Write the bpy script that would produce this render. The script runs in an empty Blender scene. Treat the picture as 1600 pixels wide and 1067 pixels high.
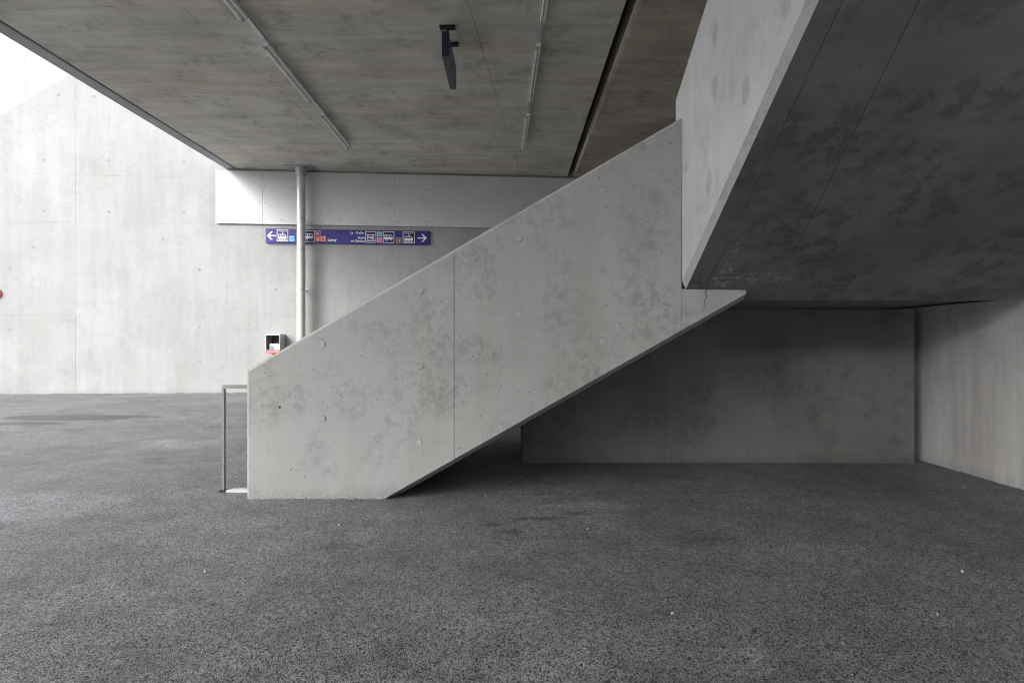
import bpy, bmesh, math, random
from mathutils import Vector
random.seed(7)
S = bpy.context.scene
C = S.collection
R = math.radians

# ------------------------------------------------------------------ camera
FPX, CX, CY, EYE = 850.0, 800.0, 533.5, 1.5      # focal length in photo pixels, principal point, eye height
cam = bpy.data.cameras.new('camera'); cam_o = bpy.data.objects.new('camera', cam); C.objects.link(cam_o)
cam.sensor_width = 36.0; cam.lens = 36.0 * FPX / 1600.0
cam.clip_start = 0.05; cam.clip_end = 2000
cam_o.location = (0, 0, EYE); cam_o.rotation_euler = (R(90), 0, 0)
S.camera = cam_o
# ------------------------------------------------------------------ sky, sun, exposure (overcast daylight)
SUN_EL, SUN_AZ = 37.0, 226.0          # compass-like: the sun stands to the left and a little behind the camera
world = bpy.data.worlds.new('World'); S.world = world; world.use_nodes = True
wn = world.node_tree; wn.nodes.clear()
sky = wn.nodes.new('ShaderNodeTexSky'); sky.sky_type = 'NISHITA'; sky.sun_disc = False
sky.sun_elevation = R(SUN_EL); sky.sun_rotation = R(SUN_AZ)
sky.air_density = 1.0; sky.dust_density = 6.0; sky.ozone_density = 1.0
hs = wn.nodes.new('ShaderNodeHueSaturation'); hs.inputs['Saturation'].default_value = 0.16
bg = wn.nodes.new('ShaderNodeBackground'); bg.inputs['Strength'].default_value = 0.15
wo = wn.nodes.new('ShaderNodeOutputWorld')
wn.links.new(sky.outputs[0], hs.inputs['Color']); wn.links.new(hs.outputs[0], bg.inputs['Color']); wn.links.new(bg.outputs[0], wo.inputs[0])
sun = bpy.data.lights.new('sun', 'SUN'); sun.energy = 0.5; sun.angle = R(24); sun.color = (1.0, 0.98, 0.95)
sun_o = bpy.data.objects.new('sun', sun); C.objects.link(sun_o)
az = R(SUN_AZ); el = R(SUN_EL)
sd = Vector((math.sin(az) * math.cos(el), math.cos(az) * math.cos(el), math.sin(el)))
sun_o.rotation_euler = (-sd).to_track_quat('-Z', 'Y').to_euler()
sun_o.location = sd * 60
S.view_settings.view_transform = 'Standard'; S.view_settings.look = 'None'
S.view_settings.exposure = 1.50; S.view_settings.gamma = 1.0; S.view_settings.use_curve_mapping = False
S.render.engine = 'CYCLES'
S.cycles.use_denoising = True; S.cycles.filter_width = 1.1
S.cycles.max_bounces = 6; S.cycles.diffuse_bounces = 5; S.cycles.glossy_bounces = 3

# ------------------------------------------------------------------ helpers
def P(px, py, Y):
    """point at depth Y on the ray of photo pixel (px, py)"""
    return Vector(((px - CX) / FPX * Y, Y, EYE - (py - CY) / FPX * Y))
def G(px, py):
    """point of the level ground under photo pixel"""
    Y = FPX * EYE / (py - CY)
    return ((px - CX) / FPX * Y, Y)

def worldloc(o):
    v = Vector((0, 0, 0))
    while o is not None:
        v += o.location; o = o.parent
    return v
def mesh_obj(name, verts, faces, mat, parent=None, smooth=False):
    off = worldloc(parent) if parent else Vector((0, 0, 0))
    me = bpy.data.meshes.new(name)
    me.from_pydata([tuple(Vector(v) - off) for v in verts], [], faces)
    bm = bmesh.new(); bm.from_mesh(me); bmesh.ops.recalc_face_normals(bm, faces=bm.faces); bm.to_mesh(me); bm.free()
    if smooth:
        for p in me.polygons: p.use_smooth = True
    o = bpy.data.objects.new(name, me); C.objects.link(o)
    if mat: me.materials.append(mat)
    if parent: o.parent = parent
    return o
def thing(name, label, cat, loc=(0, 0, 0), group=None):
    o = bpy.data.objects.new(name, None); C.objects.link(o); o.location = loc
    o.empty_display_size = 0.2
    o['label'] = label; o['category'] = cat
    if group: o['group'] = group
    return o
def tag(o, label, cat, group=None):
    o['label'] = label; o['category'] = cat
    if group: o['group'] = group
    return o

class MB:
    """collects shapes for one mesh"""
    def __init__(s): s.v = []; s.f = []
    def add(s, vs, fs):
        b = len(s.v); s.v += [Vector(v) for v in vs]; s.f += [tuple(i + b for i in f) for f in fs]; return s
    def box(s, a, b):
        x0, y0, z0 = a; x1, y1, z1 = b
        return s.add([(x0,y0,z0),(x1,y0,z0),(x1,y1,z0),(x0,y1,z0),(x0,y0,z1),(x1,y0,z1),(x1,y1,z1),(x0,y1,z1)],
                     [(0,3,2,1),(4,5,6,7),(0,1,5,4),(1,2,6,5),(2,3,7,6),(3,0,4,7)])
    def obox(s, o, u, v, n, su, sv, sn):
        """box with corner o spanned by u*su, v*sv, n*sn"""
        o = Vector(o); u = Vector(u) * su; v = Vector(v) * sv; n = Vector(n) * sn
        return s.add([o, o+u, o+u+v, o+v, o+n, o+u+n, o+u+v+n, o+v+n],
                     [(0,3,2,1),(4,5,6,7),(0,1,5,4),(1,2,6,5),(2,3,7,6),(3,0,4,7)])
    def cyl(s, a, b, r0, r1=None, n=20, caps=True):
        a = Vector(a); b = Vector(b); r1 = r0 if r1 is None else r1
        d = (b - a).normalized(); h = Vector((0,0,1)) if abs(d.z) < .9 else Vector((1,0,0))
        u = d.cross(h).normalized(); w = d.cross(u)
        vs = []
        for i in range(n):
            t = 2 * math.pi * i / n; e = u * math.cos(t) + w * math.sin(t)
            vs += [a + e * r0, b + e * r1]
        fs = [(2*i, 2*((i+1) % n), 2*((i+1) % n)+1, 2*i+1) for i in range(n)]
        if caps: fs += [tuple(2*i for i in range(n)), tuple(2*i+1 for i in range(n))]
        return s.add(vs, fs)
    def prism(s, poly, e):
        """3-D polygon swept along e"""
        n = len(poly); e = Vector(e); poly = [Vector(p) for p in poly]
        return s.add(poly + [p + e for p in poly],
                     [tuple(range(n)), tuple(range(2*n-1, n-1, -1))] + [(i, (i+1) % n, n+(i+1) % n, n+i) for i in range(n)])
    def build(s, name, mat, parent=None, smooth=False):
        o = mesh_obj(name, s.v, s.f, mat, parent)
        if smooth:
            for p in o.data.polygons: p.use_smooth = True
            try: o.data.set_sharp_from_angle(angle=R(40))
            except Exception: pass
        return o

def area2(p): return sum(p[i][0]*p[(i+1) % len(p)][1] - p[(i+1) % len(p)][0]*p[i][1] for i in range(len(p))) / 2
def inset(poly, ds):
    """shift every edge i (from point i to i+1) of a CCW polygon inwards by ds[i]"""
    n = len(poly); out = []
    for i in range(n):
        p0 = Vector(poly[i-1]); p1 = Vector(poly[i]); p2 = Vector(poly[(i+1) % n])
        d1 = (p1-p0).normalized(); d2 = (p2-p1).normalized()
        n1 = Vector((-d1.y, d1.x)); n2 = Vector((-d2.y, d2.x))
        a, b = ds[i-1], ds[i]
        den = d1.x*d2.y - d1.y*d2.x
        if abs(den) < 1e-6: out.append(p1 + n1 * a); continue
        q1 = p1 + n1*a; q2 = p1 + n2*b
        t = ((q2.x-q1.x)*d2.y - (q2.y-q1.y)*d2.x) / den
        out.append(q1 + d1*t)
    return out
class Frame:
    def __init__(s, o, u, v):
        s.o = Vector(o); s.u = Vector(u).normalized(); s.v = Vector(v).normalized(); s.n = s.u.cross(s.v)
    def at(s, a, b, c=0.0): return s.o + s.u*a + s.v*b + s.n*c
    def ray(s, px, py, c=0.0):
        """(a, b) where the ray of a photo pixel meets the plane lying c in front"""
        d = Vector(((px-CX)/FPX, 1, -(py-CY)/FPX)); e = Vector((0, 0, EYE))
        o = s.o + s.n*c
        t = (o - e).dot(s.n) / d.dot(s.n); h = e + d*t - s.o
        return (h.dot(s.u), h.dot(s.v))
def panel(name, F, poly, t, ch, mat, parent, front=0.0, depth=None):
    """solid panel whose face lies in the frame's plane; ch = edge chamfer, one number or one per edge"""
    poly = [tuple(p) for p in poly]
    ch = list(ch) if hasattr(ch, '__len__') else [ch]*len(poly)
    if area2(poly) < 0:
        poly = poly[::-1]; ch = ch[::-1]; ch = ch[1:] + ch[:1]
    n = len(poly); dep = depth if depth is not None else max(ch)
    ins = inset(poly, ch)
    vs = [F.at(p[0], p[1], front) for p in ins] + [F.at(p[0], p[1], front-dep) for p in poly] + [F.at(p[0], p[1], front-t) for p in poly]
    fs = [tuple(range(n))] + [tuple(range(3*n-1, 2*n-1, -1))]
    for k in (0, n):
        fs += [(k+i, k+n+i, k+n+(i+1) % n, k+(i+1) % n) for i in range(n)]
    return mesh_obj(name, vs, fs, mat, parent)
def clip(poly, nx, ny, d):
    """keep the part where nx*x + ny*y <= d"""
    out = []
    for i in range(len(poly)):
        a = poly[i]; b = poly[(i+1) % len(poly)]
        fa = nx*a[0]+ny*a[1]-d; fb = nx*b[0]+ny*b[1]-d
        if fa <= 0: out.append(a)
        if fa*fb < 0:
            t = fa/(fa-fb); out.append((a[0]+(b[0]-a[0])*t, a[1]+(b[1]-a[1])*t))
    res = []
    for p in out:
        if not res or (abs(p[0]-res[-1][0])+abs(p[1]-res[-1][1])) > 1e-4: res.append(p)
    return res

# ------------------------------------------------------------------ materials
class NT:
    def __init__(s, name):
        s.m = bpy.data.materials.new(name); s.m.use_nodes = True; s.t = s.m.node_tree; s.t.nodes.clear()
        s.out = s.n('ShaderNodeOutputMaterial'); s.b = s.n('ShaderNodeBsdfPrincipled'); s.l(s.b.outputs[0], s.out.inputs[0])
        s.geo = s.n('ShaderNodeNewGeometry'); s.pos = s.geo.outputs['Position']
        s.rnd = s.n('ShaderNodeObjectInfo').outputs['Random']
    def n(s, t, **k):
        x = s.t.nodes.new(t)
        for a, b in k.items(): setattr(x, a, b)
        return x
    def l(s, a, b): s.t.links.new(a, b)
    def put(s, sock, v):
        if hasattr(v, 'is_linked') or isinstance(v, bpy.types.NodeSocket): s.l(v, sock)
        else: sock.default_value = v
    def map(s, scale=(1,1,1), loc=(0,0,0), src=None):
        x = s.n('ShaderNodeMapping'); s.l(src or s.pos, x.inputs[0]); x.inputs['Scale'].default_value = scale; x.inputs['Location'].default_value = loc
        return x.outputs[0]
    def noise(s, scale, detail=4, rough=.55, vec=None, dist=0.0):
        x = s.n('ShaderNodeTexNoise'); s.l(vec or s.pos, x.inputs['Vector'])
        x.inputs['Scale'].default_value = scale; x.inputs['Detail'].default_value = detail; x.inputs['Roughness'].default_value = rough; x.inputs['Distortion'].default_value = dist
        return x.outputs['Fac']
    def voro(s, scale, vec=None, out='Distance', rnd=1.0, feat='F1'):
        x = s.n('ShaderNodeTexVoronoi', feature=feat); s.l(vec or s.pos, x.inputs['Vector']); x.inputs['Scale'].default_value = scale
        x.inputs['Randomness'].default_value = rnd
        return x.outputs[out]
    def ramp(s, fac, lo, hi, a=0.0, b=1.0):
        x = s.n('ShaderNodeMapRange'); x.interpolation_type = 'SMOOTHSTEP'; s.put(x.inputs[0], fac)
        x.inputs[1].default_value = lo; x.inputs[2].default_value = hi; x.inputs[3].default_value = a; x.inputs[4].default_value = b
        return x.outputs[0]
    def math(s, op, a, b=None, c=None):
        x = s.n('ShaderNodeMath', operation=op); s.put(x.inputs[0], a)
        if b is not None: s.put(x.inputs[1], b)
        if c is not None: s.put(x.inputs[2], c)
        return x.outputs[0]
    def mix(s, fac, a, b, mode='MIX'):
        x = s.n('ShaderNodeMix', data_type='RGBA', blend_type=mode); s.put(x.inputs[0], fac)
        s.put(x.inputs[6], a if not isinstance(a, tuple) or len(a) == 4 else (*a, 1)); s.put(x.inputs[7], b if not isinstance(b, tuple) or len(b) == 4 else (*b, 1))
        return x.outputs[2]
    def mul(s, col, fac):
        """multiply a colour by a scalar socket"""
        x = s.n('ShaderNodeVectorMath', operation='SCALE'); s.put(x.inputs[0], col); s.put(x.inputs['Scale'], fac); return x.outputs[0]
    def bump(s, h, strength, dist, normal=None):
        x = s.n('ShaderNodeBump'); s.l(h, x.inputs['Height']); x.inputs['Strength'].default_value = strength; x.inputs['Distance'].default_value = dist
        if normal: s.l(normal, x.inputs['Normal'])
        return x.outputs[0]
    def ellipses(s, items, wob=.25, wscale=2.5, sdet=5, lo=.55, hi=1.05):
        """0..1 mask of irregular spots; items (centre xyz, radii xyz); edges broken up by noise"""
        acc = None
        nz = s.noise(wscale, sdet, .65); nz = s.math('MULTIPLY_ADD', nz, 2*wob*2, -wob*2)
        for c, r in items:
            a = s.n('ShaderNodeVectorMath', operation='SUBTRACT'); s.l(s.pos, a.inputs[0]); a.inputs[1].default_value = c
            b = s.n('ShaderNodeVectorMath', operation='DIVIDE'); s.l(a.outputs[0], b.inputs[0]); b.inputs[1].default_value = r
            d = s.n('ShaderNodeVectorMath', operation='LENGTH'); s.l(b.outputs[0], d.inputs[0])
            e = s.ramp(s.math('ADD', d.outputs['Value'], nz), lo, hi, 1, 0)
            acc = e if acc is None else s.math('MAXIMUM', acc, e)
        return acc
    def fin(s, col, rough, normal=None, metal=0.0, spec=0.4):
        s.put(s.b.inputs['Base Color'], col if not isinstance(col, tuple) or len(col) == 4 else (*col, 1))
        s.put(s.b.inputs['Roughness'], rough); s.b.inputs['Metallic'].default_value = metal
        s.b.inputs['Specular IOR Level'].default_value = spec
        if normal: s.l(normal, s.b.inputs['Normal'])
        return s.m

def concrete(name, base, warm=(1.0,1.0,1.0), streak='z', patch=.2, patch_scale=10.0, streak_amt=.08, big=.12, pores=.5, seed=0.0,
             brown=0.0, stains=None, stain_amt=.35, white=None, bump=.35, panel_var=.04, area=(.44,.60), foot=0.0, sscale=1.0):
    """cast concrete: clouds, fine eaten mottling in some areas, faint streaks, grain, air holes"""
    k = NT(name)
    loc = (seed*3.1, seed*1.7, seed*2.3); p = k.map((1,1,1), loc)
    cloud = k.noise(.75, 4, .58, p)
    v = k.ramp(cloud, .3, .7, 1-big, 1+big*.7)
    ar = k.ramp(k.noise(1.45, 4, .62, k.map((1,1,1), (loc[0]+9, loc[1], loc[2]))), *area)
    mo = k.noise(patch_scale, 6, .70, p, .25)
    dark = k.math('MULTIPLY', k.ramp(mo, .475, .56), ar)
    lite = k.math('MULTIPLY', k.ramp(mo, .43, .36), ar)
    v = k.math('MULTIPLY', v, k.math('MULTIPLY_ADD', dark, -patch, 1.0))
    v = k.math('MULTIPLY', v, k.math('MULTIPLY_ADD', lite, patch*.45, 1.0))
    v = k.math('MULTIPLY', v, k.math('MULTIPLY_ADD', ar, -patch*.25, 1.0))
    sc = {'z': (4.0, 4.0, .35), 'x': (.5, 3.4, 3.4), 'y': (4.0, .35, 4.0)}[streak]; sc = tuple(q*sscale for q in sc)
    sn = k.noise(1.0, 5, .68, k.map(sc, loc))
    v = k.math('MULTIPLY', v, k.ramp(sn, .32, .70, 1+streak_amt*.6, 1-streak_amt))
    grain = k.noise(120, 1, .7, p)
    v = k.math('MULTIPLY', v, k.ramp(grain, .3, .7, .94, 1.06))
    v = k.math('MULTIPLY', v, k.math('MULTIPLY_ADD', k.rnd, panel_var*2, 1-panel_var))
    col = k.mul(k.mix(k.ramp(sn, .38, .66), tuple(base), tuple(base[i]*warm[i] for i in range(3))), v)
    if brown:
        bn = k.math('MULTIPLY', k.ramp(k.noise(.8, 4, .6, k.map(tuple(max(q*.35,.25) for q in sc), (loc[0]+2,loc[1]+7,loc[2]))), .50, .70), brown)
        col = k.mix(bn, col, k.mix(1.0, col, (.96,.80,.64), 'MULTIPLY'))
    if stains:
        col = k.mul(col, k.math('MULTIPLY_ADD', k.ellipses(stains, .6, 9, 5), -stain_amt, 1.0))
    if white:
        w = k.math('MULTIPLY', k.ellipses(white, .45, 6.0, 7), k.ramp(k.noise(30, 6, .75, k.map((.5,1,1))), .46, .66))
        col = k.mix(k.math('MULTIPLY', w, .6), col, (.46,.46,.45))
    if foot:                                  # scuffed, pitted band where the wall meets the ground
        sx = k.n('ShaderNodeSeparateXYZ'); k.l(k.pos, sx.inputs[0])
        fz = k.ramp(k.math('MULTIPLY_ADD', mo, .22, sx.outputs[2]), .10, .26, 1, 0)
        col = k.mul(col, k.math('MULTIPLY_ADD', k.math('MULTIPLY', fz, k.ramp(k.noise(55, 3, .7, p), .42, .6)), -foot, 1.0))
    vn = k.n('ShaderNodeTexVoronoi'); k.l(p, vn.inputs['Vector']); vn.inputs['Scale'].default_value = 15
    sep = k.n('ShaderNodeSeparateColor'); k.l(vn.outputs['Color'], sep.inputs[0])
    hole = k.math('MULTIPLY', k.math('LESS_THAN', vn.outputs['Distance'], k.ramp(sep.outputs[0], .70, 1.0, 0.0, .15)), pores)
    col = k.mul(col, k.math('MULTIPLY_ADD', hole, -.55, 1.0))
    n1 = k.bump(k.noise(24, 4, .72, p), bump, .006)
    return k.fin(col, .78, n1, 0, .35)

def plain(name, col, rough=.5, metal=0.0, var=.08, nscale=3.0, bump=0.0, spec=.5):
    k = NT(name)
    v = k.ramp(k.noise(nscale, 5, .6), .3, .7, 1-var, 1+var)
    r = k.ramp(k.noise(nscale*3, 4, .6), .3, .7, max(0, rough-.08), min(1, rough+.08))
    nm = k.bump(k.noise(nscale*30, 3, .6), bump, .002) if bump else None
    return k.fin(k.mul(tuple(col) + (1,) if False else k.mix(0.0, tuple(col), tuple(col)), v), r, nm, metal, spec)

M = {}
Y1 = 5.172                                   # depth of the lower flight's parapet face
M['stair'] = concrete('concrete_parapet', (.345,.354,.353), (1.0,.985,.955), patch=.20, patch_scale=12, streak_amt=.05, big=.08, pores=.8, seed=1, panel_var=.015, foot=.35, area=(.42,.64))
UX = 1.618                                   # outer face of the upper flight
def UP(px, py):
    Y = UX*FPX/(px-CX); return (UX, Y, EYE-(py-CY)/FPX*Y)
up_st = [(UP(x, y), (.4, .075, r*1.1)) for x, y, r in ((1165,145,.09),(1116,140,.11),(1108,285,.10),(1071,262,.05),(1118,50,.10),(1226,12,.07))]
M['upper'] = concrete('concrete_upper_parapet', (.49,.515,.53), (1.0,.985,.96), patch=.10, patch_scale=7, streak_amt=.06, big=.10, pores=.5, seed=2.4, stains=up_st, stain_amt=.22)
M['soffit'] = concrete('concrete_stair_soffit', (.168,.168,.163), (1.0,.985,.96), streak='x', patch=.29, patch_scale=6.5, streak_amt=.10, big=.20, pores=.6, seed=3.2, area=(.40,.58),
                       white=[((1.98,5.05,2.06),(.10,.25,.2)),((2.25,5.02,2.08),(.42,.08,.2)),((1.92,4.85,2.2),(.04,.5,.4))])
M['ceiling'] = concrete('concrete_deck_soffit', (.52,.508,.468), (.98,.965,.94), streak='x', patch=.23, patch_scale=5.5, streak_amt=.115, big=.14, pores=.9, seed=4.1, brown=.32, area=(.46,.66), sscale=1.35)
M['ceiling2'] = concrete('concrete_second_deck', (.37,.332,.285), (.98,.96,.93), streak='x', sscale=1.4, patch=.16, patch_scale=5, streak_amt=.12, big=.18, pores=.4, seed=5.3, brown=.4)  # brown base tint stands in for warm bounced light
M['edge'] = concrete('concrete_edge_strip', (.36,.37,.39), streak='y', patch=.10, streak_amt=.10, seed=6)
M['wall'] = concrete('concrete_retaining_wall', (.322,.327,.332), (.99,.98,.955), patch=.06, patch_scale=8, streak_amt=.05, big=.07, pores=.7, seed=7.7, panel_var=.02, sscale=.8, foot=.25)
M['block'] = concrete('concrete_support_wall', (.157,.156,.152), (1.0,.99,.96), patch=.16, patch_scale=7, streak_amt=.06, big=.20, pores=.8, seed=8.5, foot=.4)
M['side'] = concrete('concrete_side_wall', (.475,.47,.463), (.99,.975,.97), patch=.10, patch_scale=6, streak_amt=.17, big=.10, pores=.5, seed=9.9, sscale=.9, foot=.3)
M['plug'] = concrete('concrete_tie_plug', (.345,.352,.35), patch=.10, streak_amt=.03, pores=.3, seed=11)
M['plugw'] = concrete('concrete_wall_plug', (.25,.25,.245), patch=.10, streak_amt=.03, pores=.3, seed=12)
M['dark'] = plain('dark_void', (.03,.03,.03), .9)
M['joint'] = plain('plug_joint_shadow_gap', (.21,.21,.205), .9, 0, .2, 30)
M['crack'] = plain('crack_gap', (.06,.06,.057), .9, 0, .2, 30)
M['cladding'] = plain('white_coated_cladding', (.54,.565,.58), .32, 0, .03, .8)
M['screw'] = plain('dark_screw', (.06,.06,.06), .4, .6)
M['galv'] = plain('galvanised_steel', (.50,.51,.52), .45, .5, .05, 2)
M['pipe'] = plain('grey_painted_pipe', (.62,.62,.60), .34, .2, .04, 1)
M['steel'] = plain('brushed_stainless_steel', (.27,.27,.265), .42, .6, .03, 2)
M['blue'] = plain('blue_enamel', (.028,.027,.205), .35, 0, .05, 2)
M['blue2'] = plain('blue_enamel_overlay', (.036,.034,.24), .33, 0, .05, 2)
M['print_w'] = plain('white_print', (.82,.82,.82), .5, 0, .02)
M['navy'] = plain('navy_print', (.02,.018,.12), .4, 0, .02)
M['cyan'] = plain('cyan_print', (.16,.55,.80), .5, 0, .02)
M['orange'] = plain('orange_print', (.78,.17,.04), .5, 0, .02)
M['salmon'] = plain('salmon_print', (.78,.30,.24), .5, 0, .02)
M['maroon'] = plain('maroon_print', (.25,.02,.05), .5, 0, .02)
M['green'] = plain('green_print', (.22,.60,.48), .5, 0, .02)
M['pink'] = plain('pink_print', (.75,.30,.50), .5, 0, .02)
M['brown'] = plain('brown_print', (.13,.06,.03), .5, 0, .02)
M['red'] = plain('red_print', (.70,.06,.03), .45, 0, .03)
M['signdark'] = plain('navy_sign_housing', (.02,.02,.055), .4, 0, .05)
M['signunder'] = plain('grey_sign_underside', (.10,.10,.12), .45, .2, .05)
M['black'] = plain('black_steel', (.02,.02,.02), .5, .3)
M['lampw'] = plain('white_lamp_housing', (.84,.85,.86), .35, 0, .04)
M['rail'] = plain('grey_lamp_rail', (.46,.48,.51), .42, .5, .06)
M['tube'] = plain('unlit_tube_glass', (.90,.90,.88), .18, 0, .02)
M['boxm'] = plain('grey_sheet_metal', (.42,.44,.45), .4, .5, .06)
M['boxin'] = plain('dark_box_lining', (.06,.06,.07), .6, .1)
M['paper'] = plain('leaflet_paper', (.72,.75,.82), .6, 0, .10, 12)
M['paperblue'] = plain('leaflet_blue_print', (.15,.20,.45), .6, 0, .10, 12)
M['litter'] = plain('pale_scrap', (.55,.54,.50), .8, 0, .1, 40)
M['mast'] = plain('grey_mast_paint', (.8,.8,.8), .5, .3)

def asphalt():
    k = NT('asphalt')
    st = lambda px, py, rx, ry: ((*G(px, py), 0.0), (rx, ry, 1.0))
    vn = k.n('ShaderNodeTexVoronoi'); k.l(k.pos, vn.inputs['Vector']); vn.inputs['Scale'].default_value = 135
    sep = k.n('ShaderNodeSeparateColor'); k.l(vn.outputs['Color'], sep.inputs[0])
    dome = k.ramp(vn.outputs['Distance'], .10, .70, 1, .45)                       # stones, darker binder between them
    hollow = k.ramp(sep.outputs[1], .16, .28, .14, 1.0)                           # missing stones, the shade in their pits put into the colour
    v = k.math('MULTIPLY', k.math('MULTIPLY', dome, hollow), k.math('MULTIPLY_ADD', sep.outputs[0], .45, .84))
    gr = k.math('MULTIPLY', k.math('MULTIPLY', dome, hollow), k.math('MULTIPLY_ADD', sep.outputs[2], .5, .6))
    v = k.math('MULTIPLY', v, k.ramp(k.noise(.6, 5, .66), .3, .7, .80, 1.17))       # patches of wear
    v = k.math('MULTIPLY', v, k.ramp(k.noise(3.2, 5, .68), .32, .7, .83, 1.15))
    v = k.math('MULTIPLY', v, k.ramp(k.noise(24, 3, .7), .36, .66, .80, 1.18))
    damp = k.ramp(k.noise(1.15, 7, .62, k.map((.8,1.5,1), (5.3,2.1,0)), .8), .55, .68)      # irregular damp, trodden patches
    v = k.math('MULTIPLY', v, k.math('MULTIPLY_ADD', damp, -.24, 1.0))
    puddle = k.ellipses([st(118,652,1.6,.50), st(45,662,.8,.22)], .34, 1.5, 7, .80, .95)
    v = k.math('MULTIPLY', v, k.math('MULTIPLY_ADD', puddle, -.50, 1.0))
    dark = k.ellipses([st(530,853,.20,.07), st(798,830,.14,.08), st(765,820,.12,.06), st(840,810,.25,.06), st(905,803,.12,.05),
                       st(245,716,.12,.09), st(340,668,.35,.06), st(1030,955,.08,.05)], .75, 6.0, 7, .50, 1.05)
    v = k.math('MULTIPLY', v, k.math('MULTIPLY_ADD', dark, -.40, 1.0))
    dust = k.ellipses([st(285,693,.85,.45), st(60,790,.95,.55), st(200,672,.55,.15), st(930,790,.5,.12), st(1180,1020,.10,.07), st(1310,1022,.07,.05), st(430,690,.6,.3)], .35, 1.8, 6)
    v = k.math('MULTIPLY', v, k.math('MULTIPLY_ADD', dust, .24, 1.0))
    col = k.mul(k.mix(dust, (.280,.281,.291), (.290,.294,.318)), v)
    sx = k.n('ShaderNodeSeparateXYZ'); k.l(k.pos, sx.inputs[0])
    ln = k.math('ABSOLUTE', k.math('ADD', k.math('MULTIPLY_ADD', sx.outputs[0], -.035, sx.outputs[1]), k.math('MULTIPLY_ADD', k.noise(3.0, 4, .6), .05, -5.36)))
    col = k.mul(col, k.math('MULTIPLY_ADD', k.math('MULTIPLY', k.ramp(ln, .006, .018, 1, 0), k.ramp(sx.outputs[0], -.4, .1)), -.4, 1.0))
    gum = k.ramp(k.math('ADD', k.voro(1.7, None, 'Distance'), k.math('MULTIPLY_ADD', k.noise(30, 2, .6), .03, -.015)), .036, .046, 1, 0)
    col = k.mix(k.math('MULTIPLY', gum, .38), col, (.06,.06,.06))
    spk = k.voro(9.0, None, 'Distance'); col = k.mix(k.math('MULTIPLY', k.math('LESS_THAN', spk, .035), .6), col, (.4,.4,.38))
    nb = k.bump(gr, .8, .007)
    return k.fin(col, .60, nb, 0, .5)
M['asphalt'] = asphalt()

# ------------------------------------------------------------------ the setting: ground
# asphalt yard: fine, slightly uneven sheet near the camera, plain sheet to the horizon
def ground():
    vs, fs = [], []
    xs = [-400,-60,-26] + [-20 + .4*i for i in range(81)] + [18,60,400]
    ys = [-400,-60,-12] + [-8 + .4*i for i in range(76)] + [40,90,500]
    from mathutils import noise
    for y in ys:
        for x in xs:
            z = 0.0
            if -20 < x < 12 and -8 < y < 22: z = .012*noise.noise(Vector((x*.35, y*.35, 3.0)))
            vs.append((x, y, z))
    n = len(xs)
    for j in range(len(ys)-1):
        for i in range(n-1): fs.append((j*n+i, j*n+i+1, (j+1)*n+i+1, (j+1)*n+i))
    o = mesh_obj('ground', vs, fs, M['asphalt'], None, True); o['kind'] = 'structure'
    return o
ground()

# ------------------------------------------------------------------ retaining wall at the back
ang = math.atan(.078)
WF = Frame((-8.48, 15.84, 0), (math.cos(ang), math.sin(ang), 0), (0, 0, 1))
wall = thing('retaining_wall', 'pale concrete retaining wall at the back with a sloping top edge', 'wall', (-8.48, 15.84, 0))
def wu(px, py=500, c=0.0): return WF.ray(px, py, c)[0]
def wz(px, py, c=0.0): return WF.ray(px, py, c)[1]
ucuts = [wu(0)-9.4, wu(0)-4.3, wu(118), wu(355), wu(389), wu(581), wu(581)+4.2, wu(581)+8.4, wu(581)+12.6]
zcuts = [-.15, 2.25, 4.90, 6.25, 12.5]
(ta, tz), (tb, tw) = WF.ray(0, 181), WF.ray(105, 118)
ksl = (tw-tz)/(tb-ta)
for i in range(len(ucuts)-1):
    for j in range(4):
        g = .0003
        poly = [(ucuts[i]+g, zcuts[j]+g), (ucuts[i+1]-g, zcuts[j]+g), (ucuts[i+1]-g, zcuts[j+1]-g), (ucuts[i]+g, zcuts[j+1]-g)]
        if i == 3 and j: poly = [(a + (.02 if a > ucuts[3]+.3 else .0), b) for a, b in poly]
        poly = clip(poly, -ksl, 1, tz - ksl*ta)
        if len(poly) < 3 or abs(area2(poly)) < .02: continue
        panel('concrete_panel', WF, poly, .20, .002, M['wall'], wall, random.uniform(-.001, .001))
core = [(ucuts[0], -.2), (ucuts[-1], -.2), (ucuts[-1], 12.45), (ucuts[0], 12.45)]
core = clip(core, -ksl, 1, tz - ksl*ta - .03)
panel('wall_core', WF, core, .35, .005, M['wall'], wall, -.19)
for px, py in ((69,250),(170,251),(287,253),(147,151),(91,149),(15,419),(431,452),(312,564),(312,511),(52,386),(254,374),(312,422),(69,330),(170,331),(287,332),(15,515),(700,440)):
    a, b = WF.ray(px, py); m = MB(); m.cyl(WF.at(a, b, -.01), WF.at(a, b, .002), .045, .040, 14)
    m.build('tie_plug', M['plugw'], wall)

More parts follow.
